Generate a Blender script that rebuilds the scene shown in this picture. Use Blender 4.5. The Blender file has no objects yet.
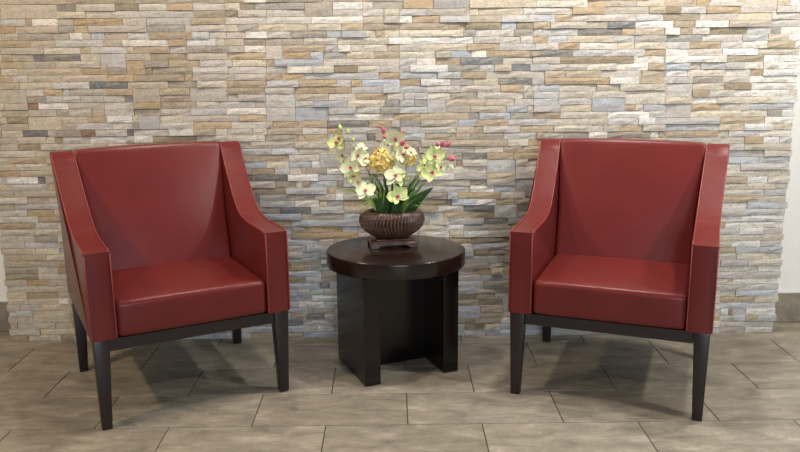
import bpy, bmesh, math, random
from mathutils import Vector, Matrix, noise

scene = bpy.context.scene
col = scene.collection
R = math.radians

# ------------------------------------------------------------------ camera
cam_d = bpy.data.cameras.new('camera')
cam_d.sensor_width = 36.0
cam_d.lens = 36.0 * 799.785 / 800.0
cam_d.clip_start = 0.05
cam = bpy.data.objects.new('camera', cam_d)
col.objects.link(cam)
def camera_matrix(loc, yaw, pitch, roll):
    cy, sy, ct, st = math.cos(yaw), math.sin(yaw), math.cos(pitch), math.sin(pitch)
    fwd = Vector((sy*ct, cy*ct, -st)); right = Vector((cy, -sy, 0)); up = right.cross(fwd)
    r2 = right*math.cos(roll) + up*math.sin(roll)
    u2 = -right*math.sin(roll) + up*math.cos(roll)
    m = Matrix((r2, u2, -fwd)).transposed().to_4x4()
    m.translation = loc
    return m
cam.matrix_world = camera_matrix(Vector((0, 0, 1.42)), 0.0091, 0.2149, -0.0087)
scene.camera = cam

# ------------------------------------------------------------------ world and lights
world = bpy.data.worlds.new('world')
scene.world = world
world.use_nodes = True
world.node_tree.nodes['Background'].inputs[0].default_value = (0.93, 0.96, 1.0, 1)
world.node_tree.nodes['Background'].inputs[1].default_value = 0.15

def area(name, loc, aim, energy, color, sx, sy=None, shape='DISK', spread=math.pi):
    d = bpy.data.lights.new(name, 'AREA')
    d.energy = energy; d.color = color; d.shape = shape; d.size = sx
    if sy: d.size_y = sy
    d.spread = spread
    o = bpy.data.objects.new(name, d); col.objects.link(o)
    o.location = loc
    o.rotation_euler = (Vector(aim) - Vector(loc)).to_track_quat('-Z', 'Y').to_euler()
    return o
WARM = (1.0, 0.77, 0.52); SOFT = (1.0, 0.91, 0.80); NEUTRAL = (1.0, 0.955, 0.88); COOL = (0.78, 0.88, 1.0)
area('ceiling_downlight', (-1.75, 2.95, 2.70), (-1.75, 3.05, 0), 8, WARM, 0.16)
area('ceiling_downlight', (-0.45, 3.15, 2.70), (-0.45, 3.15, 0), 19, SOFT, 0.16)
area('ceiling_downlight', (0.68, 3.15, 2.70), (0.68, 3.15, 0), 25, NEUTRAL, 0.16)
area('ceiling_downlight', (1.85, 3.15, 2.70), (1.85, 3.15, 0), 29, NEUTRAL, 0.16)
area('ceiling_downlight', (-2.55, 1.70, 2.70), (-2.0, 2.9, 0), 38, WARM, 0.16)
area('ceiling_downlight', (2.60, 1.70, 2.70), (2.3, 2.6, 0), 46, NEUTRAL, 0.16)
area('window_daylight', (0.7, -2.6, 1.45), (0.4, 3.6, 0.4), 105, COOL, 2.2, 1.5, 'RECTANGLE')

scene.view_settings.view_transform = 'Standard'
scene.view_settings.look = 'None'
scene.view_settings.gamma = 1.0
scene.view_settings.use_curve_mapping = False
scene.view_settings.exposure = 0.0

# ------------------------------------------------------------------ helpers
def lin(r, g, b):
    f = lambda c: (c/255/12.92) if c/255 <= 0.04045 else ((c/255+0.055)/1.055)**2.4
    return (f(r), f(g), f(b), 1.0)

def tag(o, label=None, cat=None, group=None, kind=None):
    if label: o['label'] = label
    if cat: o['category'] = cat
    if group: o['group'] = group
    if kind: o['kind'] = kind
    return o

def empty(name, loc=(0, 0, 0), rz=0.0):
    o = bpy.data.objects.new(name, None); col.objects.link(o)
    o.location = loc; o.rotation_euler = (0, 0, rz); o.empty_display_size = 0.1
    return o

def obj(name, bm, mat, parent=None, smooth=None):
    if isinstance(bm, bmesh.types.BMesh):
        bmesh.ops.recalc_face_normals(bm, faces=bm.faces[:])
        me = bpy.data.meshes.new(name); bm.to_mesh(me); bm.free()
    else:
        me = bm
    if smooth is not None:
        me.polygons.foreach_set('use_smooth', [True]*len(me.polygons))
        me.set_sharp_from_angle(angle=R(smooth))
    if mat and not me.materials: me.materials.append(mat)
    o = bpy.data.objects.new(name, me); col.objects.link(o)
    o.parent = parent
    return o

def box(bm, lo, hi, bevel=0.0, seg=1):
    v = [bm.verts.new((x, y, z)) for x in (lo[0], hi[0]) for y in (lo[1], hi[1]) for z in (lo[2], hi[2])]
    F = [(0, 1, 3, 2), (4, 6, 7, 5), (0, 4, 5, 1), (2, 3, 7, 6), (0, 2, 6, 4), (1, 5, 7, 3)]
    fs = [bm.faces.new([v[i] for i in f]) for f in F]
    if bevel:
        es = list({e for f in fs for e in f.edges})
        bmesh.ops.bevel(bm, geom=es, offset=bevel, segments=seg, affect='EDGES', profile=0.5)

def prism(bm, pts, axis, a, b, bevel=0.0, seg=2):
    """Extrude a polygon. axis 'x': pts are (y,z); axis 'y': (x,z); axis 'z': (x,y)."""
    def P(p, t):
        return {'x': (t, p[0], p[1]), 'y': (p[0], t, p[1]), 'z': (p[0], p[1], t)}[axis]
    A = [bm.verts.new(P(p, a)) for p in pts]; B = [bm.verts.new(P(p, b)) for p in pts]
    n = len(pts)
    fa = bm.faces.new(A); fb = bm.faces.new(B[::-1])
    for i in range(n):
        bm.faces.new((A[i], B[i], B[(i+1) % n], A[(i+1) % n]))
    if bevel:
        bmesh.ops.bevel(bm, geom=list(fa.edges)+list(fb.edges), offset=bevel, segments=seg, affect='EDGES', profile=0.5)

def tube(bm, pts, rad, n=6, caps=True):
    pts = [Vector(p) for p in pts]
    if not isinstance(rad, (list, tuple)): rad = [rad]*len(pts)
    rings = []
    prev = None
    for i, p in enumerate(pts):
        t = (pts[min(i+1, len(pts)-1)] - pts[max(i-1, 0)]).normalized()
        ref = prev if prev is not None else (Vector((0, 0, 1)) if abs(t.z) < 0.9 else Vector((1, 0, 0)))
        u = (ref - t*ref.dot(t)).normalized(); w = t.cross(u); prev = u
        rings.append([bm.verts.new(p + (u*math.cos(2*math.pi*k/n) + w*math.sin(2*math.pi*k/n))*rad[i]) for k in range(n)])
    for a, b in zip(rings, rings[1:]):
        for k in range(n):
            bm.faces.new((a[k], a[(k+1) % n], b[(k+1) % n], b[k]))
    if caps:
        bm.faces.new(rings[0][::-1]); bm.faces.new(rings[-1])

def catmull(pts, n=6):
    P = [Vector(p) for p in pts]; P = [2*P[0]-P[1]] + P + [2*P[-1]-P[-2]]
    out = []
    for i in range(1, len(P)-2):
        for k in range(n):
            t = k/n
            out.append(0.5*((2*P[i]) + (P[i+1]-P[i-1])*t + (2*P[i-1]-5*P[i]+4*P[i+1]-P[i+2])*t*t + (3*P[i]-P[i-1]-3*P[i+1]+P[i+2])*t**3))
    out.append(P[-2])
    return out

def rounded_box(half, r, cuts, deform=None):
    """Rounded cushion block centred at 0 with half sizes, edge radius r; deform maps (x,y,z)->point."""
    bm = bmesh.new()
    def axis(h, n):
        inner = [-(h-r) + 2*(h-r)*k/n for k in range(n+1)]
        edge = [r*math.tan(math.pi/4*k/3) for k in (1, 2, 3)]
        return [-(h-r)-e for e in reversed(edge)] + inner + [(h-r)+e for e in edge]
    ax = [axis(half[i], cuts[i]) for i in range(3)]
    cache = {}
    def vert(p):
        key = tuple(round(c, 6) for c in p)
        if key not in cache:
            q = Vector([max(-(half[i]-r), min(half[i]-r, p[i])) for i in range(3)])
            d = Vector(p) - q
            w = q + d.normalized()*r if d.length > 1e-9 else q
            cache[key] = bm.verts.new(deform(w) if deform else w)
        return cache[key]
    for a in range(3):
        b, c = (a+1) % 3, (a+2) % 3
        for s in (-1, 1):
            for i in range(len(ax[b])-1):
                for j in range(len(ax[c])-1):
                    def P(u, v):
                        p = [0, 0, 0]; p[a] = s*half[a]; p[b] = ax[b][u]; p[c] = ax[c][v]; return vert(p)
                    f = [P(i, j), P(i+1, j), P(i+1, j+1), P(i, j+1)]
                    if s < 0: f.reverse()
                    bm.faces.new(f)
    return bm

# ------------------------------------------------------------------ materials
class NT:
    def __init__(self, name):
        self.m = bpy.data.materials.new(name); self.m.use_nodes = True
        self.t = self.m.node_tree; self.b = self.t.nodes['Principled BSDF']
    def n(self, typ, **kw):
        nd = self.t.nodes.new(typ)
        for k, v in kw.items():
            if k in nd.inputs: nd.inputs[k].default_value = v
            else: setattr(nd, k, v)
        return nd
    def l(self, a, b): self.t.links.new(a, b)
    def mapping(self, scale, coord='Object'):
        tc = self.n('ShaderNodeTexCoord'); mp = self.n('ShaderNodeMapping')
        mp.inputs['Scale'].default_value = scale
        self.l(tc.outputs[coord], mp.inputs['Vector']); return mp.outputs[0]
    def noise(self, vec, scale, detail=4, rough=0.55, dist=0.0):
        nd = self.n('ShaderNodeTexNoise'); nd.inputs['Scale'].default_value = scale
        nd.inputs['Detail'].default_value = detail; nd.inputs['Roughness'].default_value = rough
        nd.inputs['Distortion'].default_value = dist
        self.l(vec, nd.inputs['Vector']); return nd.outputs['Fac']
    def ramp(self, fac, stops):
        nd = self.n('ShaderNodeValToRGB'); e = nd.color_ramp.elements
        while len(e) < len(stops): e.new(0.5)
        for el, (p, c) in zip(e, stops): el.position = p; el.color = c
        self.l(fac, nd.inputs[0]); return nd.outputs[0]
    def mix(self, mode, fac, a, b):
        nd = self.n('ShaderNodeMix', data_type='RGBA', blend_type=mode)
        if isinstance(fac, (int, float)): nd.inputs[0].default_value = fac
        else: self.l(fac, nd.inputs[0])
        for s, v in ((6, a), (7, b)):
            if isinstance(v, tuple): nd.inputs[s].default_value = v
            else: self.l(v, nd.inputs[s])
        return nd.outputs[2]
    def bump(self, h, strength, dist):
        nd = self.n('ShaderNodeBump'); nd.inputs['Strength'].default_value = strength
        nd.inputs['Distance'].default_value = dist
        self.l(h, nd.inputs['Height']); self.l(nd.outputs[0], self.b.inputs['Normal'])
    def base(self, c):
        if isinstance(c, tuple): self.b.inputs['Base Color'].default_value = c
        else: self.l(c, self.b.inputs['Base Color'])
    def rough(self, v):
        if isinstance(v, (int, float)): self.b.inputs['Roughness'].default_value = v
        else: self.l(v, self.b.inputs['Roughness'])

def grey(v): return (v, v, v, 1)

def mat_plain(name, c, rough=0.5, bump=None, vary=0.0):
    N = NT(name); N.rough(rough)
    v = N.mapping((1, 1, 1))
    f = N.noise(v, bump[0] if bump else 20, 4)
    lo = tuple(x*(1-vary) for x in c[:3])+(1,); hi = tuple(min(1, x*(1+vary)) for x in c[:3])+(1,)
    N.base(N.ramp(f, [(0.3, lo), (0.7, hi)]))
    if bump: N.bump(f, bump[1], bump[2])
    return N.m

def mat_leather():
    N = NT('red_leather'); v = N.mapping((1, 1, 1))
    big = N.noise(v, 7, 3)
    N.base(N.ramp(big, [(0.25, lin(99, 36, 35)), (0.75, lin(108, 40, 38))]))
    vor = N.n('ShaderNodeTexVoronoi'); vor.inputs['Scale'].default_value = 420
    N.l(v, vor.inputs['Vector'])
    soft = N.noise(v, 60, 3)
    h = N.mix('ADD', 1.0, vor.outputs['Distance'], soft)
    N.bump(h, 0.12, 0.002)
    N.rough(0.29); N.b.inputs['Specular IOR Level'].default_value = 0.28
    return N.m

def mat_wood(name, a, b, rough, scale=(2, 2, 30)):
    N = NT(name); v = N.mapping(scale)
    f = N.noise(v, 6, 5, 0.6, 0.4)
    N.base(N.ramp(f, [(0.3, a), (0.7, b)])); N.rough(rough)
    N.bump(f, 0.02, 0.0005)
    return N.m

def mat_stone():
    N = NT('split_face_stone')
    at = N.n('ShaderNodeAttribute', attribute_name='stone_colour')
    v = N.mapping((1, 1, 2.2))
    patch = N.noise(v, 30, 6, 0.68, 1.0)
    grain = N.noise(v, 95, 5, 0.8)
    tint = N.noise(v, 12, 5, 0.65, 1.5)
    c = N.mix('MIX', N.ramp(tint, [(0.50, grey(0)), (0.66, grey(0.55))]), at.outputs['Color'], lin(192, 177, 152))
    cool = N.noise(v, 15, 5, 0.65, 1.1)
    c = N.mix('MIX', N.ramp(cool, [(0.54, grey(0)), (0.68, grey(0.45))]), c, lin(176, 174, 170))
    c = N.mix('MULTIPLY', 1.0, c, N.ramp(patch, [(0.32, (0.66, 0.64, 0.61, 1)), (0.47, (0.95, 0.94, 0.93, 1)), (0.70, (1.0, 1.0, 1.0, 1))]))
    c = N.mix('MULTIPLY', 1.0, c, N.ramp(grain, [(0.36, grey(0.66)), (0.58, grey(1.0))]))
    N.base(c); N.rough(0.8)
    h = N.mix('ADD', 0.6, patch, grain)
    N.bump(h, 0.5, 0.005)
    return N.m

def mat_tile():
    N = NT('floor_tile')
    oi = N.n('ShaderNodeObjectInfo')
    tc = N.n('ShaderNodeTexCoord'); mp = N.n('ShaderNodeMapping'); mp.inputs['Scale'].default_value = (1.0, 2.2, 1)
    off = N.n('ShaderNodeVectorMath', operation='SCALE'); off.inputs[3].default_value = 37.0
    N.l(oi.outputs['Location'], off.inputs[0])
    add = N.n('ShaderNodeVectorMath', operation='ADD')
    N.l(tc.outputs['Object'], add.inputs[0]); N.l(off.outputs[0], add.inputs[1])
    N.l(add.outputs[0], mp.inputs['Vector']); v = mp.outputs[0]
    f = N.noise(v, 5.5, 9, 0.70, 0.5)
    c = N.ramp(f, [(0.25, lin(104, 97, 87)), (0.43, lin(141, 133, 119)), (0.57, lin(161, 152, 137)), (0.72, lin(189, 180, 164))])
    vein = N.noise(v, 9, 7, 0.72, 0.9)
    c = N.mix('MULTIPLY', 1.0, c, N.ramp(vein, [(0.42, grey(1.0)), (0.49, grey(0.88)), (0.56, grey(1.0))]))
    g = N.noise(v, 90, 4, 0.7)
    c = N.mix('MULTIPLY', 1.0, c, N.ramp(g, [(0.3, grey(0.84)), (0.65, grey(1.0))]))
    c = N.mix('MULTIPLY', 1.0, c, N.ramp(oi.outputs['Random'], [(0, (0.90, 0.89, 0.87, 1)), (1, (1.05, 1.05, 1.05, 1))]))
    N.base(c); N.rough(0.5)
    N.bump(f, 0.15, 0.003)
    return N.m

M = {
    'leather': mat_leather(),
    'thread': mat_plain('seam_piping', lin(130, 50, 46), 0.38, (60, 0.05, 0.001), 0.05),
    'espresso': mat_wood('espresso_chair_wood', lin(30, 22, 23), lin(40, 30, 31), 0.34),
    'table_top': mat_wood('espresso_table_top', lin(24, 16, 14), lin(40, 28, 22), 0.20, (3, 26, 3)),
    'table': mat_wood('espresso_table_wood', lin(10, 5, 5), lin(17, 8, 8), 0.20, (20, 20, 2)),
    'stone': mat_stone(),
    'mortar': mat_plain('wall_backing', lin(120, 108, 92), 0.9, (40, 0.2, 0.003), 0.2),
    'tile': mat_tile(),
    'grout': mat_plain('dark_grout', lin(66, 58, 48), 0.9, (60, 0.2, 0.002), 0.15),
    'plaster': mat_plain('cream_plaster', lin(240, 238, 232), 0.8, (90, 0.15, 0.002), 0.03),
    'metal': mat_plain('trim_metal', lin(190, 186, 176), 0.4, None, 0.03),
    'bronze': None,
    'petal': mat_plain('pale_green_petal', lin(230, 234, 190), 0.55, (40, 0.1, 0.001), 0.10),
    'petal_lime': mat_plain('lime_petal', lin(208, 220, 150), 0.55, (40, 0.1, 0.001), 0.15),
    'lip': mat_plain('pink_orchid_lip', lin(200, 104, 124), 0.5, (80, 0.1, 0.001), 0.25),
    'bud': mat_plain('orchid_bud', lin(196, 212, 130), 0.5, (60, 0.1, 0.001), 0.2),
    'yellow': mat_plain('yellow_petal', lin(244, 214, 128), 0.6, (50, 0.1, 0.001), 0.2),
    'green': mat_plain('green_blade', lin(112, 152, 74), 0.5, (40, 0.1, 0.001), 0.3),
    'lime': mat_plain('lime_blade', lin(158, 180, 96), 0.5, (40, 0.1, 0.001), 0.2),
    'dark_green': mat_plain('dark_green_leaf', lin(54, 86, 45), 0.4, (40, 0.1, 0.001), 0.3),
    'moss': mat_plain('dried_moss', lin(74, 62, 38), 0.9, (90, 0.5, 0.004), 0.4),
}
def mat_bronze():
    N = NT('brown_glazed_resin'); v = N.mapping((1, 1, 1))
    f = N.noise(v, 34, 5, 0.65, 0.6)
    c = N.ramp(f, [(0.3, lin(46, 29, 24)), (0.52, lin(72, 48, 39)), (0.75, lin(112, 84, 68))])
    at = N.n('ShaderNodeAttribute', attribute_name='ridge')      # paler brown mixed in towards the flute crests
    c = N.mix('MIX', at.outputs['Fac'], c, lin(150, 120, 100))
    N.base(c); N.rough(0.34)
    N.bump(f, 0.25, 0.003); return N.m
M['bronze'] = mat_bronze()

# ------------------------------------------------------------------ floor
TW, TD, YA, XA, XB = 0.609, 0.2934, 3.468, -1.4876, -1.1680
STONE_Y, BACK_Y = 3.873, 4.02
SX0, SX1 = -1.94, 1.945
b = bmesh.new(); box(b, (-4.2, -0.8, -0.06), (4.2, 4.6, -0.003))
floor = tag(obj('floor', b, M['grout']), 'beige grey stone tile floor laid in running bond', 'floor', kind='structure')
TOP_ROW = 2
tile_mesh = {}
def tile_piece(x0, x1, y0, y1):
    w, d = round(x1-x0, 3), round(y1-y0, 3)
    if (w, d) not in tile_mesh:
        bb = bmesh.new()
        vb = [(-w/2, -d/2), (w/2, -d/2), (w/2, d/2), (-w/2, d/2)]; e = 0.0022
        lo = [bb.verts.new((x, y, -0.006)) for x, y in vb]
        mi = [bb.verts.new((x, y, -0.0015)) for x, y in vb]
        hi = [bb.verts.new((x-math.copysign(e, x), y-math.copysign(e, y), 0)) for x, y in vb]
        bb.faces.new(hi)
        for A, B in ((lo, mi), (mi, hi)):
            for i in range(4): bb.faces.new((A[i], A[(i+1) % 4], B[(i+1) % 4], B[i]))
        me = bpy.data.meshes.new('tile'); bb.to_mesh(me); bb.free(); me.materials.append(M['tile'])
        tile_mesh[(w, d)] = me
    o = bpy.data.objects.new('tile', tile_mesh[(w, d)]); col.objects.link(o)
    o.location = ((x0+x1)/2, (y0+y1)/2, 0); o.parent = floor
GAP = 0.0022
for j in range(-2, 12):
    y1 = YA - j*TD; y0 = y1 - TD
    if y0 > BACK_Y: continue
    y1 = min(y1, BACK_Y-0.002)
    base = XA if j % 2 == 0 else XB
    for k in range(-3, 8):
        x0 = base + k*TW; x1 = x0 + TW
        if x1 < -3.2 or x0 > 3.2: continue
        tile_piece(x0+GAP, x1-GAP, y0+GAP, y1-GAP)

# ------------------------------------------------------------------ plaster wall behind and its skirting
b = bmesh.new(); box(b, (-4.2, BACK_Y, 0), (4.2, 4.2, 2.75))
tag(obj('wall_back', b, M['plaster']), 'smooth cream plaster wall set back behind the stone cladding', 'wall', kind='structure')
def skirting(name, x0, x1, label):
    root = empty(name, (0, BACK_Y, 0)); tag(root, label, 'skirting', kind='structure')
    n = max(1, round((x1-x0)/TW))
    for k in range(n):
        bb = bmesh.new(); a = x0 + (x1-x0)*k/n; c = x0 + (x1-x0)*(k+1)/n
        box(bb, (a+0.001, -0.012, 0.002), (c-0.001, -0.0005, 0.160), 0.0015)
        obj('tile', bb, M['tile'], root)
    bb = bmesh.new(); box(bb, (x0, -0.0135, 0.1605), (x1, -0.0005, 0.164))
    obj('edge_strip', bb, M['metal'], root)
skirting('baseboard_left', -4.19, SX0-0.004, 'brown tile skirting at left end of the stone wall')
skirting('baseboard_right', SX1+0.004, 4.19, 'grey brown tile skirting at right end of the stone wall')

# ------------------------------------------------------------------ stone cladding
RH = 0.0323
STONES = """
U-185 Y-169 U-162 T-149 B-126 T-114 L-105 S-73 B-46 S-5 L13 S47 S81 L97 L122 W135 L160 S166 G179 L194
Y-179 Y-162 L-150 O-129 O-118 L-97 G-83 L-73 S-45 L-39 W-30 S-5 L13 L36 U46 Y54 S81 S106 L133 L158 W166 L179 L194
T-190 L-182 Y-171 T-162 T-142 Y-124 T-110 S-99 T-73 G-46 L-5 S13 U41 O54 W60 L81 L104 S132 S142 O166 S179 O185 S194
L-182 Y-163 O-149 O-131 Y-110 T-84 G-73 S-52 O-44 D-35 L-30 S-5 B13 S44 O55 L81 G102 Y113 W128 L138 L166 W170 K172 S179 W194
L-183 Y-163 O-140 L-130 Y-115 T-91 B-72 S-43 G-30 S-5 L13 S43 T55 S81 G96 L122 W133 Y154 W165 S179 L194
Y-188 L-178 Y-162 B-146 O-134 T-106 G-89 G-72 S-48 W-35 S-5 S6 L13 O43 U55 S81 L101 L122 S140 W155 L165 O183 Y194
Y-183 Y-168 W-163 T-148 Y-127 Y-109 S-91 O-82 O-72 S-41 W-5 S13 O41 B51 S58 L81 S93 S107 S126 L143 W155 Y165 Y173 S194
Y-184 O-168 T-142 T-115 T-96 B-79 L-72 S-48 L-42 S-35 L-5 S13 S41 Y58 S81 Y105 L129 L143 W158 L178 L194
Y-182 T-163 L-138 Y-111 Y-101 T-72 S-37 D-32 S-5 S13 S45 G58 L81 S106 W126 S153 S164 Y171 W194
T-183 O-172 T-163 T-136 L-116 T-104 L-79 G-72 U-44 L-36 G-5 B13 L44 S81 L96 O120 O146 W155 L178 L194
U-177 Y-165 Y-144 T-135 L-111 L-85 L-72 S-36 G-5 L6 G13 L40 O49 Y55 O58 L80 T104 O121 W146 L157 Y183 W194
B-177 Y-167 B-146 L-129 Y-117 Y-104 Y-89 S-71 U-51 O-43 G-35 S-5 S13 G48 L58 S80 L102 O121 O145 L164 L178 Y194
T-166 O-144 B-125 L-101 L-71 G-36 L-5 B13 S52 G58 L80 O101 Y113 Y140 L152 Y172 Y187 Y194
T-172 Y-162 O-146 L-131 T-105 L-87 L-71 L-45 S-36 G-5 B13 S40 U48 B58 L80 B108 L136 L159 O171 S194
T-177 Y-165 L-144 T-119 Y-93 G-71 L-43 S-5 G13 W40 S58 L80 L103 O124 W150 Y169 W183 L194
L-182 L-164 O-143 T-126 Y-106 S-87 Y-71 S-37 L-29 L-4 T13 L28 O39 U59 L80 T106 O124 L150 S162 Y172 Y194
T-185 Y-177 G-165 L-149 L-126 L-112 T-98 Y-85 T-71 L-50 O-17 S-4 T6 L13 W28 Y35 W48 L59 L80 O103 L130 W149 L172 W184 L194
T-176 Y-160 L-134 L-115 T-93 O-78 S-70 S-50 G-42 O-25 S-17 L-4 S13 Y26 W35 G59 L80 L94 L105 W130 L144 L153 O165 W194
O-176 L-165 Y-149 Y-124 O-113 T-98 S-78 G-70 O-50 S-17 W-4 B13 G18 Y28 L45 D57 G80 S94 Y115 L140 Y166 W194
L-174 O-155 Y-129 B-106 B-90 T-70 S-45 G-24 S-16 L-4 S15 S25 O38 U50 S61 G79 L92 Y108 L130 L149 L173 L194
L-179 O-166 T-145 T-119 Y-110 Y-97 Y-90 G-55 D-40 L-24 T1 B13 O22 Y35 D51 S61 D79 L96 L113 L136 L151 W175 S194
T-185 L-158 T-143 T-116 Y-101 L-89 B-65 L-48 W-36 Y-32 G-24 O-13 T1 L13 U29 S41 W51 O60 B79 Y100 Y111 S131 L158 O180 Y194
Y-178 T-168 Y-158 Y-146 T-127 O-116 Y-102 L-89 D-65 G-38 L-28 W-24 L-2 S13 B27 S32 O53 Y60 L65 D79 L103 L124 Y134 Y155 Y183 S194
T-184 T-157 L-135 B-113 Y-102 O-89 B-52 S-32 O-28 L-6 Y13 L38 W50 S60 G79 O95 W120 Y132 S145 S161 Y188 L194
Y-190 T-186 L-167 O-154 L-142 T-129 L-118 O-89 L-57 U-47 W-44 U-40 S-27 U-24 S3 T13 Y38 G46 G60 G79 O103 W115 Y136 O152 O174 W184 Y194
L-187 W-172 D-168 T-158 L-139 Y-129 T-109 S-89 D-51 W-36 S-24 G-7 L13 W30 L46 O60 L79 L100 L112 Y126 Y145 Y157 L184 Y194
O-180 T-153 O-133 Y-114 T-95 B-88 G-68 O-57 S-50 L-44 O-42 B-32 W-23 L-11 L1 S13 L29 Y46 S60 L79 Y98 L124 W146 Y170 L194
L-189 T-182 Y-166 L-148 B-135 L-111 T-88 L-72 S-61 Y-50 S-39 W-35 S-23 T2 S13 L31 B34 Y46 S61 Y66 L79 L88 Y108 W119 W140 W164 S179 S194
T-185 O-167 T-139 O-113 T-88 O-64 B-50 L-34 S-23 L-13 L13 B34 D46 O59 O79 L99 W122 L144 Y155 L181 Y194
L-172 T-152 T-132 T-125 T-88 L-58 S-45 Y-31 Y-23 L4 G13 L40 Y54 O63 O78 T133 L163 L171 Y194
O-188 T-180 U-169 L-158 L-137 L-125 T-88 G-76 L-68 T-47 L-40 Y-31 T-23 L4 T14 L27 T56 Y66 O78 T133 L159 Y171 O180 W188 L194
T-180 T-166 Y-162 U-158 L-145 W-128 L-124 W-115 B-94 L-79 Y-61 G-45 O-31 S-28 L-12 D-8 L4 S16 B31 T38 B54 L70 B73 T83 G95 W104 G125 W129 O132 B146 O158 Y163 L178 W194
B-187 T-177 D-165 T-161 B-149 K-142 L-127 D-124 L-107 W-95 B-85 Y-79 L-67 Y-60 T-43 L-31 O-24 L-4 L4 S10 L31 T40 B44 L62 O78 Y96 L102 Y110 O121 L132 S143 S158 Y170 W184 Y194
L-187 T-174 Y-158 T-151 L-134 L-124 G-121 L-111 L-95 O-77 Y-60 T-57 O-45 O-31 D-11 O0 L4 G14 T32 S41 O56 L74 Y95 Y104 L119 W127 L158 O180 W194
Y-187 T-184 U-173 Y-158 T-145 O-136 W-124 Y-120 L-110 Y-100 L-73 O-60 L-46 S-30 W1 O14 T37 G42 S57 G68 B81 Y104 W124 L132 L144 Y168 Y181 G188 W194
Y-186 T-173 T-160 G-154 L-143 T-137 L-123 T-110 L-96 L-79 W-61 L-46 S-29 S-17 L-5 G4 S17 L26 T38 T55 S65 Y68 L81 Y96 S112 O117 Y121 S132 L144 O158 Y172 S194
Y-184 T-173 K-168 W-154 T-137 L-123 O-110 B-93 Y-82 L-65 T-60 L-46 L-37 S-21 Y-3 G4 L11 G16 L27 T45 T59 L68 S80 L96 S113 Y131 Y144 W156 Y168 Y184 W194
T-186 T-173 B-164 L-148 L-137 L-127 D-123 T-110 B-96 L-78 Y-73 L-60 L-46 T-30 L-17 O-2 Y6 L17 Y28 G41 Y63 G68 L80 Y96 L111 Y131 L144 O152 L164 W176 W191 Y194
L-185 T-173 L-165 O-156 L-153 T-135 O-123 T-110 O-95 L-78 U-60 L-46 O-19 S-4 S4 S17 L33 L52 O63 Y67 L70 S80 Y98 T109 Y131 L143 Y159 U172 W194
Y-185 O-176 Y-160 L-143 D-125 T-106 G-92 Y-78 O-59 S-44 O-26 L-19 O-14 S4 O14 W28 G39 Y51 D67 L73 O104 W118 O130 L144 G158 L171 W194
L-185 O-179 L-172 T-134 O-122 B-98 O-94 T-74 L-59 O-52 O-41 S-6 O4 S22 S33 O45 L73 T83 O100 L119 T131 W141 Y159 W171 O177 W194
B-184 Y-176 T-165 T-146 O-133 G-125 O-116 U-113 B-94 L-77 L-59 S-49 W-37 Y-27 U-16 Y-5 L4 S9 W27 G42 S49 T57 D66 S75 L93 Y107 W122 O130 S142 Y147 L168 W177 W186 W194
B-184 O-173 T-158 L-137 L-125 O-116 B-105 O-90 L-75 Y-59 O-55 S-32 L4 S12 W21 O33 D53 Y67 L80 U115 W130 W138 W159 B163 U177 W194
Y-183 O-178 T-168 D-146 L-137 L-124 T-113 B-96 T-77 O-59 L-51 O-38 S-32 G-21 Y-8 O4 Y21 T28 S38 W45 O66 D86 L104 L120 O130 W141 L157 W174 Y194
O-183 T-163 Y-146 O-141 L-124 T-121 B-104 L-96 G-76 L-69 W-59 L-51 O-31 L-25 W-19 L-2 T4 L14 Y36 O51 L68 L79 O89 W107 Y115 Y130 L141 O156 L166 W178 O191 W194
L-183 O-169 T-157 L-135 T-126 W-104 O-96 W-82 Y-78 T-69 B-59 G-41 L-25 Y-1 W10 W28 W39 L51 L61 Y67 O74 S83 Y105 L115 G130 G147 L166 S178 Y188 W194
L-182 T-174 G-158 T-150 W-144 L-140 S-134 T-123 L-113 O-93 S-85 L-77 L-68 W-58 L-47 G-30 S-23 S-12 Y-7 O-3 Y4 Y34 G40 L58 G67 L71 S88 D109 O115 T129 W136 B142 L150 U168 S179 G184 W194
B-182 O-175 T-155 G-148 O-141 L-114 G-96 L-76 Y-71 G-62 Y-39 Y-23 O-13 B4 B27 O35 U52 S59 U67 O75 T92 T102 D115 W133 B143 W159 T179 L194
L-182 L-170 B-167 W-155 T-148 O-125 L-114 L-93 O-77 L-58 L-37 W-13 Y-3 L4 W10 O23 S37 T52 L67 S77 O85 L115 L128 U145 L163 Y179 L194
T-181 T-155 Y-142 L-120 L-91 B-77 U-71 L-58 L-40 G-27 L-13 L-3 Y4 L17 G37 Y41 T62 L85 O100 T121 O129 U136 L148 O164 L181 L190 W194
O-181 T-156 D-146 L-128 U-117 Y-104 O-92 L-77 Y-70 U-63 G-42 G-27 W-13 L-8 G6 O20 G37 Y68 Y92 O100 T115 Y128 T143 O149 L164 L182 Y187 W194
T-181 T-150 B-119 G-77 U-68 W-58 G-13 G6 O20 G36 Y67 L92 S105 W121 O137 W164 L179 W194
""".strip().split('\n')
COL = {'T': (198, 187, 170), 'Y': (214, 206, 189), 'O': (190, 171, 143), 'L': (205, 200, 194), 'G': (174, 169, 161),
       'D': (128, 129, 129), 'W': (238, 235, 229), 'B': (176, 163, 146), 'S': (196, 199, 202), 'U': (162, 150, 128), 'K': (160, 128, 106)}
rng = random.Random(11)
b = bmesh.new(); box(b, (SX0+0.006, STONE_Y+0.004, 0), (SX1-0.006, BACK_Y-0.0005, 2.62))
stone_wall = tag(obj('wall_center', b, M['mortar']), 'feature wall clad in stacked split-face ledger stone strips', 'wall', kind='structure')
rows = []
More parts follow.
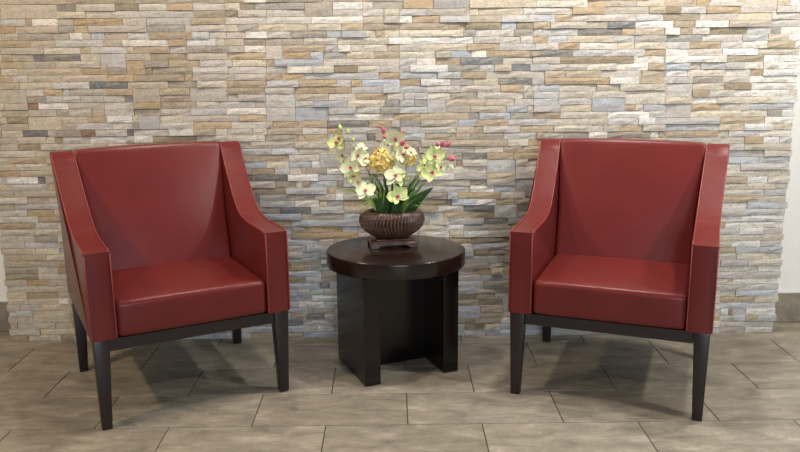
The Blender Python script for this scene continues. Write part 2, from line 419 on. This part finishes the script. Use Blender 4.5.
for r in range(81):
    L = []; x = SX0
    if r < len(STONES):
        for tok in STONES[r].split():
            e = int(tok[1:])/100
            L.append([x, e, tok[0]]); x = e
        L[-1][1] = SX1
    else:
        while x < SX1:
            e = x + rng.uniform(0.09, 0.30)
            if SX1 - e < 0.08: e = SX1
            L.append([x, e, rng.choice('TTLLOBTY' if x < -0.9 else ('SLLGTYOB' if x < 0.8 else 'WLYSLYOL'))]); x = e
    out = []
    for a, e, c in L:
        w = e-a
        if w > 0.36:
            m = a + w*rng.uniform(0.35, 0.65); out += [[a, m, c], [m, e, c]]
        else: out.append([a, e, c])
    rows.append(out)
stones = []   # x0,x1,z0,z1,code
used = set()
for r, L in enumerate(rows):
    for i, (a, e, c) in enumerate(L):
        if (r, i) in used: continue
        h = 1
        if r+1 < len(rows):
            for j, (a2, e2, c2) in enumerate(rows[r+1]):
                if c2 == c and abs(a2-a) < 0.02 and abs(e2-e) < 0.02 and (r+1, j) not in used and a > SX0+0.05 and e < SX1-0.05:
                    used.add((r+1, j)); h = 2
                    if j > 0: rows[r+1][j-1][1] = a
                    if j+1 < len(rows[r+1]): rows[r+1][j+1][0] = e
        stones.append((a, e, r*RH, (r+h)*RH, c))
def stone_geo(bm, lay, a, e, z0, z1, c):
    g = 0.0007
    x0, x1 = a+g, e-g; zb, zt = z0+g*0.6, z1-g*0.6
    if a <= SX0+1e-6: x0 += rng.uniform(-0.006, 0.008)
    if e >= SX1-1e-6: x1 += rng.uniform(-0.010, 0.006)
    nx = max(2, min(5, round((x1-x0)/0.05)))
    dep = 0.013 + rng.choice((0, 0, 0, 0.001, 0.002, 0.004, 0.007)) + rng.uniform(-0.002, 0.002)
    tilt = rng.uniform(-0.0025, 0.0025)
    cc = COL[c]; j = rng.uniform(-9, 9); h = rng.uniform(-4, 4)
    colr = lin(max(8, cc[0]+j+h), max(8, cc[1]+j), max(8, cc[2]+j-h*1.3))
    F = []
    for iz in range(3):
        rowv = []
        for ix in range(nx+1):
            fx = ix/nx; edge = ix in (0, nx) or iz in (0, 2)
            d = dep + tilt*(fx-0.5)*2 + (rng.uniform(-0.0022, 0.0) if edge else rng.uniform(-0.0004, 0.0022))
            zz = (zb, (zb+zt)/2 + rng.uniform(-0.006, 0.006), zt)[iz]
            if 0 < ix < nx and iz != 1: zz += rng.uniform(-0.0012, 0.0)*(1 if iz == 2 else -1)
            rowv.append(bm.verts.new((x0+(x1-x0)*fx, STONE_Y-d, zz)))
        F.append(rowv)
    faces = []
    for iz in range(2):
        for ix in range(nx):
            faces.append(bm.faces.new((F[iz][ix], F[iz][ix+1], F[iz+1][ix+1], F[iz+1][ix])))
    ring = F[0] + [F[1][nx]] + F[2][::-1] + [F[1][0]]
    back = [bm.verts.new((v.co.x, STONE_Y+0.004, v.co.z)) for v in ring]
    for i in range(len(ring)):
        k = (i+1) % len(ring)
        faces.append(bm.faces.new((ring[k], ring[i], back[i], back[k])))
    for f in faces:
        for lp in f.loops: lp[lay] = colr
def shown(s):
    x, z = (s[0]+s[1])/2, (s[2]+s[3])/2
    if z > 1.66: return False
    if -1.70 < x < -0.50 and z < 1.02 and not (x < -1.62 and z < 0.55): return False
    if 0.58 < x < 1.66 and z < 1.02: return False
    if -0.30 < x < 0.34 and z < 0.48: return False
    if -0.20 < x < 0.24 and 0.48 <= z < 0.95: return False
    return True
order = sorted(range(len(stones)), key=lambda i: -((stones[i][1]-stones[i][0])*(stones[i][3]-stones[i][2]) if shown(stones[i]) else 0))
single = set(order[:300])
rest = bmesh.new(); rl = rest.loops.layers.float_color.new('stone_colour')
for i, s in enumerate(stones):
    if i in single:
        bb = bmesh.new(); ly = bb.loops.layers.float_color.new('stone_colour')
        stone_geo(bb, ly, *s); obj('stone', bb, M['stone'], stone_wall)
    else:
        stone_geo(rest, rl, *s)
tag(obj('stone_strips', rest, M['stone'], stone_wall), kind='stuff')

# ------------------------------------------------------------------ armchairs
PROFILE = catmull([(-0.362, 0.706, 0), (-0.24, 0.707, 0), (-0.11, 0.711, 0), (-0.02, 0.727, 0), (0.052, 0.768, 0), (0.125, 0.830, 0), (0.207, 0.910, 0), (0.292, 1.004, 0)], 4)
def arm_mesh(s):
    bm = bmesh.new()
    top = [(p.x, p.y) for p in PROFILE]
    poly = [(-0.362, 0.365)] + top + [(0.308, 1.011), (0.344, 1.010), (0.352, 0.990), (0.353, 0.72), (0.353, 0.365)]
    n0, n1 = (0.299, 0.394)
    prism(bm, poly, 'x', n0*s, n1*s, 0.007, 3)
    for v in bm.verts:                                   # arms open outwards a little towards the top
        k = max(0.0, (v.co.z-0.70)/0.30)
        v.co.x += s*0.020*k
        if abs(v.co.x) > 0.35: v.co.x += s*0.004*math.sin(math.pi*min(1, max(0, (v.co.z-0.365)/0.35)))
    return bm
def piping_mesh(s, xoff):
    bm = bmesh.new()
    pts = [(s*xoff, -0.364, 0.37), (s*xoff, -0.365, 0.55), (s*xoff, -0.364, 0.695)]
    for p in PROFILE[1:]:
        k = max(0.0, (p.y-0.70)/0.30)
        pts.append((s*(xoff+0.020*k), p.x-0.0005, p.y+0.0015))
    tube(bm, pts, 0.0030, 6)
    return bm
def seat_mesh():
    def d(p):
        x, y, z = p
        if z > 0: z += 0.008*(1-(x/0.298)**2)*max(0, 1-((y)/0.30)**2)
        if y < 0: y -= 0.004*(1-(x/0.298)**4)
        return Vector((x, y-0.075, z+0.4365))
    return rounded_box((0.2975, 0.285, 0.0715), 0.022, (10, 8, 3), d)
def back_mesh():
    hx, hy, hz = 0.300, 0.10, 0.275
    def d(p):
        x, y, z = p
        t = (z+hz)/(2*hz)                                # 0 bottom, 1 top
        front = 0.105 + 0.160*t + 0.020*t*t - 0.016*(1-(x/hx)**2)*math.sin(math.pi*min(1, t*0.9+0.05))
        rear = 0.346
        u = (y+hy)/(2*hy)
        zz = 0.47 + 0.544*t + (0.007*(1-(x/hx)**2) if t > 0.85 else 0)
        xx = x*0.996 + math.copysign(0.020, x)*max(0.0, (zz-0.70)/0.30)*abs(x)/hx
        return Vector((xx, front + (rear-front)*u, zz))
    return rounded_box((hx, hy, hz), 0.020, (14, 3, 14), d)
def leg_mesh(top, bot, wt, wb, zt):
    bm = bmesh.new(); A = []
    for (cx, cy), w, z in ((bot, wb, 0.0), (top, wt, zt)):
        A.append([bm.verts.new((cx+sx*w/2, cy+sy*w/2, z)) for sx, sy in ((-1, -1), (1, -1), (1, 1), (-1, 1))])
    f1 = bm.faces.new(A[0][::-1]); f2 = bm.faces.new(A[1])
    for i in range(4): bm.faces.new((A[0][i], A[0][(i+1) % 4], A[1][(i+1) % 4], A[1][i]))
    bmesh.ops.bevel(bm, geom=bm.edges[:], offset=0.003, segments=2, affect='EDGES', profile=0.5)
    return bm
def armchair(loc, rz, label):
    root = empty('armchair', loc, rz)
    tag(root, label, 'armchair', 'red leather armchairs by the stone wall')
    for s in (-1, 1):
        a = obj('arm', arm_mesh(s), M['leather'], root, 40)
        obj('piping', piping_mesh(s, 0.301), M['thread'], a, 60)
        obj('piping', piping_mesh(s, 0.392), M['thread'], a, 60)
    obj('seat', seat_mesh(), M['leather'], root, 60)
    bk = obj('backrest', back_mesh(), M['leather'], root, 60)
    bb = bmesh.new(); prism(bb, [(0.343, 0.366), (0.351, 0.366), (0.351, 0.985), (0.343, 0.985)], 'x', -0.298, 0.298)
    obj('back_panel', bb, M['leather'], bk)
    bb = bmesh.new()
    for lo, hi in (((-0.328, -0.350, 0.316), (0.328, -0.325, 0.3645)), ((-0.328, 0.305, 0.316), (0.328, 0.330, 0.3645)),
                   ((-0.378, -0.302, 0.316), (-0.353, 0.298, 0.3645)), ((0.353, -0.302, 0.316), (0.378, 0.298, 0.3645))):
        box(bb, lo, hi, 0.0015)
    box(bb, (-0.352, -0.324, 0.350), (0.352, 0.304, 0.3645))
    obj('base_frame', bb, M['espresso'], root)
    for sx in (-1, 1):
        obj('leg', leg_mesh((sx*0.357, -0.331), (sx*0.362, -0.329), 0.060, 0.038, 0.3645), M['espresso'], root, 40)
        obj('leg', leg_mesh((sx*0.357, 0.325), (sx*0.362, 0.332), 0.054, 0.036, 0.3645), M['espresso'], root, 40)
    return root
armchair((-0.952, 3.341, 0), R(27.8), 'red leather armchair to the left of the round table, angled right')
armchair((0.973, 3.334, 0), R(-22.0), 'red leather armchair to the right of the round table, facing forward')

# ------------------------------------------------------------------ side table
TZ = 0.555
tbl = empty('side_table', (0.012, 3.495, 0), R(22))
tag(tbl, 'round dark espresso side table on slab legs between the armchairs', 'table')
bb = bmesh.new()
n = 96
prof = [(0.0, TZ-0.072), (0.304, TZ-0.072), (0.310, TZ-0.069), (0.312, TZ-0.064), (0.312, TZ-0.009), (0.311, TZ-0.004), (0.308, TZ-0.001), (0.303, TZ), (0.0, TZ)]
rings = []
spin = Matrix.Rotation(R(-22), 3, 'Z')
for r_, z in prof:
    rings.append([bb.verts.new((0, 0, z))] if r_ == 0 else [bb.verts.new(spin @ Vector((r_*math.cos(2*math.pi*k/n), 0.90*r_*math.sin(2*math.pi*k/n), z))) for k in range(n)])
for A, B in zip(rings, rings[1:]):
    for k in range(n):
        k2 = (k+1) % n
        f = [A[0], B[k2], B[k]] if len(A) == 1 else ([A[k], A[k2], B[0]] if len(B) == 1 else [A[k], A[k2], B[k2], B[k]])
        bb.faces.new(f)
obj('tabletop', bb, M['table_top'], tbl, 35)
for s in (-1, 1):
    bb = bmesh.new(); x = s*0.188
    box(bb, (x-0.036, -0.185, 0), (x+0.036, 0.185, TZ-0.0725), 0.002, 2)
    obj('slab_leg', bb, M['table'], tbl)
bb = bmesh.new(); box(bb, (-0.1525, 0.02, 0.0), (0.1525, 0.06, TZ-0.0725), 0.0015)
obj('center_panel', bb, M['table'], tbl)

# ------------------------------------------------------------------ planter bowl
BX, BY = -0.004, 3.565
bowl = empty('planter_bowl', (BX, BY, TZ), R(8))
tag(bowl, 'brown fluted oval planter bowl on scrolled foot, standing on table', 'bowl')
bb = bmesh.new(); n = 56*4
prof = [(0.25, 0.046), (0.42, 0.050), (0.62, 0.062), (0.79, 0.080), (0.92, 0.104), (0.985, 0.130), (1.0, 0.150), (0.97, 0.168), (0.90, 0.180), (0.82, 0.188), (0.77, 0.190), (0.74, 0.186), (0.72, 0.172), (0.0, 0.168)]
prof = [(a, 0.034 + (z-0.046)*0.896) for a, z in prof]
prof = [(p.x, p.y) for p in catmull([(a, z, 0) for a, z in prof[:11]], 3)] + prof[11:]
rings = []
ridge = bb.verts.layers.float.new('ridge')
for i, (q, z) in enumerate(prof):
    if q == 0: rings.append([bb.verts.new((0, 0, z))]); continue
    ring = []
    for k in range(n):
        a = 2*math.pi*k/n
        fl = 0.055*math.cos(56*a + 1.3*math.sin(z*70))*max(0, math.sin(math.pi*min(1, max(0, (z-0.036)/0.127)))) if i < len(prof)-3 else 0
        rr = q*(1+fl)
        ring.append(bb.verts.new((0.145*rr*math.cos(a), 0.105*rr*math.sin(a), z)))
        ring[-1][ridge] = max(0.0, fl/0.055)**2*0.65
    rings.append(ring)
for A, B in zip(rings, rings[1:]):
    for k in range(n):
        k2 = (k+1) % n
        bb.faces.new([A[k], A[k2], B[0]] if len(B) == 1 else [A[k], A[k2], B[k2], B[k]])
bb.faces.new(rings[0][::-1])
obj('fluted_body', bb, M['bronze'], bowl, 70)
ft = bmesh.new()
def arch(hw):
    pts = [(-hw, 0.0), (-hw-0.004, 0.012), (-hw+0.004, 0.020), (-hw+0.001, 0.027), (hw-0.001, 0.027), (hw-0.004, 0.020), (hw+0.004, 0.012), (hw, 0.0), (hw-0.032, 0.0), (hw-0.036, 0.010), (hw-0.050, 0.016), (0.030, 0.018), (0.0, 0.017), (-0.030, 0.018), (-hw+0.050, 0.016), (-hw+0.036, 0.010), (-hw+0.032, 0.0)]
    return pts
prism(ft, arch(0.104), 'y', -0.076, -0.060, 0.002, 1)
prism(ft, arch(0.104), 'y', 0.060, 0.076, 0.002, 1)
for s in (-1, 1):
    prism(ft, [(y*0.58, z) for y, z in arch(0.104)], 'x', s*0.100-0.008, s*0.100+0.008, 0.002, 1)
box(ft, (-0.098, -0.072, 0.025), (0.098, 0.072, 0.031), 0.002, 2)
box(ft, (-0.080, -0.058, 0.0295), (0.080, 0.058, 0.038), 0.003, 1)
obj('foot_stand', ft, M['bronze'], bowl, 40)
bb = bmesh.new()
for k in range(120):
    a = rng.uniform(0, 6.28); q = math.sqrt(rng.random())*0.66
    x, y = 0.141*q*math.cos(a), 0.105*q*math.sin(a)
    p = Vector((x, y, 0.142)); d = Vector((rng.uniform(-1, 1), rng.uniform(-1, 1), rng.uniform(0.3, 1.2))).normalized()*rng.uniform(0.012, 0.03)
    tube(bb, [p, p+d*0.6+Vector((0, 0, 0.004)), p+d], [0.0018, 0.0016, 0.0006], 4)
tag(obj('moss', bb, M['moss'], bowl), kind='stuff')

# ------------------------------------------------------------------ artificial flowers; local frame: bowl centre on the table top
def W(x, y, z): return Vector((BX+x, BY+y, TZ+z-0.026))
def petal(bm, mtx, length, width, cup=0.25, n=4):
    rows_ = []
    for i in range(n+1):
        t = i/n; w = width*math.sin(math.pi*min(1, 0.08+t*0.86))**0.8
        if i == n: w *= 0.35
        rows_.append([bm.verts.new(mtx @ Vector((sx*w/2, t*length, cup*length*(t*t*0.6) + (0.12*width if sx else 0)))) for sx in (-1, 0, 1)])
    for A, B in zip(rows_, rows_[1:]):
        for k in range(2): bm.faces.new((A[k], A[k+1], B[k+1], B[k]))
def face_matrix(pos, nrm, roll=0.0):
    z = Vector(nrm).normalized(); y = (Vector((0, 0, 1)) - z*z.z).normalized(); x = y.cross(z)
    m = Matrix((x, y, z)).transposed().to_4x4() @ Matrix.Rotation(roll, 4, 'Z'); m.translation = pos
    return m
def bloom(parent, pos, nrm, size, roll=0.0, pink=True):
    size *= 1.30
    m = face_matrix(pos, Vector(nrm) + Vector((rng.uniform(-0.45, 0.45), 0, rng.uniform(-0.3, 0.5))), roll)
    bm = bmesh.new()
    for ang, L, w in ((0, 0.95, 0.62), (125, 0.95, 0.58), (235, 0.95, 0.58), (72, 1.0, 0.95), (288, 1.0, 0.95)):
        petal(bm, m @ Matrix.Rotation(R(ang + rng.uniform(-9, 9)), 4, 'Z') @ Matrix.Rotation(R(rng.uniform(-8, 26)), 4, 'X'), size*L/2*rng.uniform(0.88, 1.12), size*w/2, 0.10)
    o = obj('bloom', bm, M['petal' if rng.random() < 0.6 else 'petal_lime'], parent, 60)
    bm = bmesh.new()
    mm = m @ Matrix.Translation((0, 0, size*0.05))
    petal(bm, mm @ Matrix.Rotation(R(180), 4, 'Z') @ Matrix.Rotation(R(28), 4, 'X'), size*0.17, size*0.14, 0.5)
    for a in (110, 250): petal(bm, mm @ Matrix.Rotation(R(a), 4, 'Z') @ Matrix.Rotation(R(45), 4, 'X'), size*0.13, size*0.10, 0.5)
    tube(bm, [m @ Vector((0, 0, 0)), m @ Vector((0, size*0.03, size*0.16))], [size*0.05, size*0.035], 6)
    obj('lip', bm, M['lip'] if pink else M['yellow'], o, 60)
def bud(parent, pos, d, size, mat):
    bm = bmesh.new(); d = Vector(d).normalized()
    tube(bm, [pos, pos+d*size*0.25, pos+d*size*0.6, pos+d*size], [size*0.10, size*0.30, size*0.28, size*0.06], 7)
    obj('bud', bm, mat, parent, 70)
def stem(parent, pts, r0, r1, mat='green'):
    c = catmull(pts, 6); bm = bmesh.new()
    tube(bm, c, [r0+(r1-r0)*i/(len(c)-1) for i in range(len(c))], 6)
    obj('stem', bm, M[mat], parent, 60); return c
def spray(label, root_xy, path, blooms, buds):
    base = W(root_xy[0], root_xy[1], 0.165)
    t = empty('orchid_spray', base); tag(t, label, 'flower', 'orchid sprays in the planter bowl')
    L = lambda p: W(*p) - base
    stem(t, [Vector((0, 0, 0))] + [L(p) for p in path], 0.0030, 0.0012)
    for p, nrm, s, roll in blooms: bloom(t, L(p), nrm, s, roll)
    for p, d, s, m in buds: bud(t, L(p), d, s, M[m])
spray('pale green orchid spray arching over the left side of the bowl', (-0.035, 0.01),
      [(-0.08, 0.0, 0.30), (-0.13, -0.01, 0.42), (-0.19, -0.02, 0.50), (-0.245, -0.02, 0.545)],
      [((-0.238, -0.035, 0.498), (-0.3, -1, 0.15), 0.074, 0.2), ((-0.215, -0.03, 0.445), (-0.5, -1, 0.0), 0.060, 0.7),
       ((-0.150, -0.045, 0.445), (0.15, -1, 0.2), 0.070, -0.3), ((-0.180, -0.05, 0.392), (-0.3, -1, 0.1), 0.078, 0.4),
       ((-0.165, -0.04, 0.350), (-0.2, -1, -0.1), 0.064, 0.9), ((-0.120, -0.03, 0.425), (0.3, -1, 0.3), 0.062, 1.4), ((-0.200, -0.02, 0.415), (-0.8, -1, 0.3), 0.060, 1.9), ((-0.135, -0.02, 0.470), (0.4, -0.8, 0.6), 0.050, 0.5)],
      [((-0.222, -0.01, 0.55), (-0.2, 0, 1), 0.030, 'bud'), ((-0.195, -0.015, 0.535), (0.4, -0.2, 1), 0.026, 'bud'), ((-0.17, -0.02, 0.50), (0.3, -0.3, 1), 0.024, 'bud'), ((-0.235, -0.04, 0.515), (0.5, -0.6, 0.7), 0.022, 'lip')])
spray('pale orchid spray drooping low at the left front of the bowl', (-0.02, -0.03),
      [(-0.05, -0.03, 0.26), (-0.08, -0.04, 0.34), (-0.11, -0.06, 0.32), (-0.13, -0.07, 0.28)],
      [((-0.115, -0.075, 0.290), (-0.2, -1, 0.25), 0.076, 0.2), ((-0.145, -0.07, 0.330), (-0.5, -1, 0.2), 0.052, 0.6)], [])
spray('tall orchid spray with pink centres rising in the middle of the bowl', (0.0, 0.02),
      [(0.0, 0.02, 0.32), (0.005, 0.01, 0.43), (0.0, 0.0, 0.52), (-0.02, -0.01, 0.57)],
      [((0.020, -0.025, 0.515), (0.1, -1, 0.2), 0.086, 0.0), ((-0.015, -0.02, 0.490), (-0.3, -1, 0.0), 0.058, 0.9),
       ((0.048, -0.03, 0.445), (0.3, -1, 0.1), 0.074, 0.5), ((0.015, -0.03, 0.430), (0.0, -1, 0.2), 0.058, -0.4), ((0.030, 0.0, 0.475), (0.7, -0.8, 0.2), 0.056, 1.2), ((0.085, -0.02, 0.450), (0.6, -0.8, 0.3), 0.050, 0.2)],
      [((-0.030, -0.02, 0.535), (-0.2, -0.4, 1), 0.040, 'lip'), ((-0.022, -0.035, 0.520), (-0.5, -0.8, 0.3), 0.030, 'lip'), ((0.045, -0.03, 0.485), (0.3, -0.7, 0.6), 0.040, 'lip'), ((0.058, -0.04, 0.475), (0.7, -0.7, 0.2), 0.030, 'lip'), ((0.050, 0.0, 0.53), (0.4, 0, 1), 0.024, 'lip')])
spray('pale orchid spray hanging at the centre front of the bowl', (0.01, -0.03),
      [(0.015, -0.05, 0.25), (0.02, -0.065, 0.33), (0.022, -0.08, 0.37)],
      [((0.018, -0.09, 0.358), (0.0, -1, 0.1), 0.080, 0.1), ((0.022, -0.10, 0.268), (0.1, -1, 0.3), 0.086, 0.3), ((0.045, -0.085, 0.345), (0.6, -1, 0.1), 0.056, 0.8)], [])
spray('orchid spray with pink buds leaning out over the right side', (0.03, 0.01),
      [(0.09, 0.0, 0.29), (0.15, -0.01, 0.38), (0.21, -0.02, 0.46), (0.285, -0.02, 0.555)],
      [((0.188, -0.04, 0.435), (0.2, -1, 0.2), 0.084, 0.1), ((0.178, -0.05, 0.365), (0.1, -1, 0.1), 0.086, 0.5),
       ((0.150, -0.03, 0.395), (-0.3, -1, 0.0), 0.060, 0.9), ((0.215, -0.04, 0.390), (0.5, -1, 0.1), 0.056, -0.4), ((0.165, -0.02, 0.420), (-0.5, -0.8, 0.4), 0.056, 1.3), ((0.200, -0.02, 0.455), (0.2, -0.8, 0.7), 0.050, 0.3), ((0.140, -0.03, 0.365), (-0.6, -0.8, 0.0), 0.048, 0.9)],
      [((0.225, -0.03, 0.475), (0.1, -0.6, 0.8), 0.040, 'lip'), ((0.208, -0.04, 0.480), (-0.3, -0.6, 0.7), 0.030, 'lip'), ((0.243, -0.03, 0.478), (0.5, -0.4, 0.6), 0.032, 'lip'), ((0.258, -0.03, 0.425), (0.4, -0.7, 0.0), 0.044, 'lip'), ((0.262, -0.03, 0.400), (0.3, -0.6, -0.7), 0.034, 'petal'), ((0.272, -0.02, 0.535), (0.2, 0, 1), 0.020, 'bud')])
def pompon(label, root_xy, c, rad, count):
    base = W(root_xy[0], root_xy[1], 0.165)
    t = empty('yellow_flower', base); tag(t, label, 'flower', 'yellow filler flowers in the planter bowl')
    c = W(*c) - base
    stem(t, [Vector((0, 0, 0)), c*0.5+Vector((0.004, 0, 0)), c], 0.0028, 0.002)
    bm = bmesh.new()
    for k in range(count):
        z = 1-2*(k+0.5)/count; a = k*2.39996; q = math.sqrt(1-z*z)
        nrm = Vector((q*math.cos(a), q*math.sin(a), z*0.8)).normalized()
        for s in range(4):
            petal(bm, face_matrix(c+nrm*rad*rng.uniform(0.8, 1.05), (nrm if abs(nrm.z) < 0.97 else nrm+Vector((0.2, 0.1, 0))), rng.uniform(0, 6)) @ Matrix.Rotation(s*math.pi/2, 4, 'Z'), rad*0.55, rad*0.26, 0.45, 3)
    obj('petals', bm, M['yellow'], t, 60)
pompon('yellow ball of small petals left of centre among the orchids', (-0.02, 0.0), (-0.042, -0.02, 0.415), 0.050, 46)
pompon('small yellow petal ball behind the centre orchids', (0.02, 0.02), (0.075, 0.01, 0.420), 0.034, 30)
def blade(bm, pts, w):
    c = catmull(pts, 4); n_ = len(c)
    rows_ = []
    for i, p in enumerate(c):
        t = (c[min(i+1, n_-1)]-c[max(i-1, 0)]).normalized(); side = t.cross(Vector((0.25, -1, 0.1)))
        side = side.normalized() if side.length > 1e-4 else Vector((1, 0, 0))
        ww = w*math.sin(math.pi*(0.18+0.80*i/(n_-1)))*0.5
        nrm = side.cross(t)
        rows_.append((bm.verts.new(p-side*ww), bm.verts.new(p+nrm*ww*0.35), bm.verts.new(p+side*ww)))
    for A, B in zip(rows_, rows_[1:]):
        for k in range(2): bm.faces.new((A[k], A[k+1], B[k+1], B[k]))
def leaf_plant(name, label, group, root_xy, mat, blades, part):
    base = W(root_xy[0], root_xy[1], 0.165)
    t = empty(name, base); tag(t, label, 'leaves', group)
    for (tx, ty, tz, w, arch_) in blades:
        tip = W(tx, ty, tz) - base
        mid = tip*0.55 + Vector((0, 0, arch_))
        bm = bmesh.new()
        st = Vector((rng.uniform(-0.012, 0.012), rng.uniform(-0.01, 0.01), 0))
        blade(bm, [st, st*0.5+tip*0.25+Vector((0, 0, arch_*0.6)), mid, tip], w)
        obj(part, bm, M[mat], t, 60)
r2 = random.Random(5)
leaf_plant('grass_tuft', 'dark green strap leaves fanning up through the middle of the bowl', 'foliage in the planter bowl', (0.0, 0.0), 'dark_green',
           [(-0.13, -0.03, 0.215, 0.016, 0.05), (-0.11, -0.05, 0.29, 0.018, 0.03), (-0.06, -0.06, 0.34, 0.018, 0.01), (-0.03, -0.06, 0.36, 0.014, 0), (0.005, -0.05, 0.33, 0.018, 0), (0.05, -0.06, 0.34, 0.018, 0), (0.09, -0.05, 0.31, 0.018, 0.01), (0.12, -0.03, 0.35, 0.014, 0.01), (0.03, 0.03, 0.36, 0.016, 0), (-0.08, 0.03, 0.35, 0.016, 0.01), (0.07, -0.07, 0.25, 0.020, 0.02), (-0.06, -0.08, 0.26, 0.022, 0.02), (0.0, -0.085, 0.25, 0.026, 0.02)] + [(r2.uniform(-0.12, 0.12), r2.uniform(-0.08, 0.02), r2.uniform(0.24, 0.37), r2.uniform(0.008, 0.016), r2.uniform(0, 0.02)) for _ in range(24)], 'blade')
leaf_plant('grass_tuft', 'bright green grass blades standing at the right of the bowl', 'foliage in the planter bowl', (0.045, -0.01), 'green',
           [(0.155, -0.02, 0.34, 0.010, 0.0), (0.135, -0.03, 0.36, 0.009, 0.0), (0.115, -0.04, 0.33, 0.010, 0.0), (0.165, -0.04, 0.285, 0.010, 0.01), (0.155, -0.05, 0.225, 0.012, 0.03), (0.175, -0.03, 0.240, 0.012, 0.03), (0.09, -0.05, 0.36, 0.008, 0), (0.10, -0.07, 0.24, 0.012, 0.02), (0.145, -0.06, 0.205, 0.012, 0.03), (0.075, -0.06, 0.30, 0.009, 0)] + [(r2.uniform(0.03, 0.16), r2.uniform(-0.09, 0.0), r2.uniform(0.24, 0.37), r2.uniform(0.008, 0.015), r2.uniform(0, 0.03)) for _ in range(22)], 'blade')
leaf_plant('grass_tuft', 'light green grass blades spreading at the left of the bowl', 'foliage in the planter bowl', (-0.045, -0.02), 'lime',
           [(-0.275, -0.03, 0.305, 0.007, 0.04), (-0.235, -0.04, 0.29, 0.009, 0.04), (-0.05, -0.08, 0.34, 0.006, 0), (-0.075, -0.08, 0.33, 0.006, 0), (-0.035, -0.085, 0.30, 0.006, 0), (-0.255, -0.02, 0.395, 0.007, 0.02), (-0.09, -0.06, 0.36, 0.008, 0), (-0.14, -0.05, 0.25, 0.010, 0.03)] + [(r2.uniform(-0.15, 0.0), r2.uniform(-0.09, 0.0), r2.uniform(0.24, 0.37), r2.uniform(0.006, 0.010), r2.uniform(0, 0.02)) for _ in range(12)] + [(-0.16, -0.06, 0.20, 0.008, 0.05), (-0.135, -0.08, 0.185, 0.008, 0.05)], 'blade')
leaf_plant('broad_leaf', 'broad dark pointed leaf at the right edge of the bouquet', 'foliage in the planter bowl', (0.05, -0.02), 'dark_green', [(0.185, -0.06, 0.300, 0.052, 0.012)], 'leaf_blade')
leaf_plant('broad_leaf', 'broad dark leaf lying low at the front of the bouquet', 'foliage in the planter bowl', (0.01, -0.03), 'dark_green', [(0.045, -0.10, 0.245, 0.050, 0.02)], 'leaf_blade')
leaf_plant('broad_leaf', 'broad dark leaf low at the left of the bouquet', 'foliage in the planter bowl', (-0.03, -0.03), 'dark_green', [(-0.085, -0.08, 0.250, 0.046, 0.02)], 'leaf_blade')
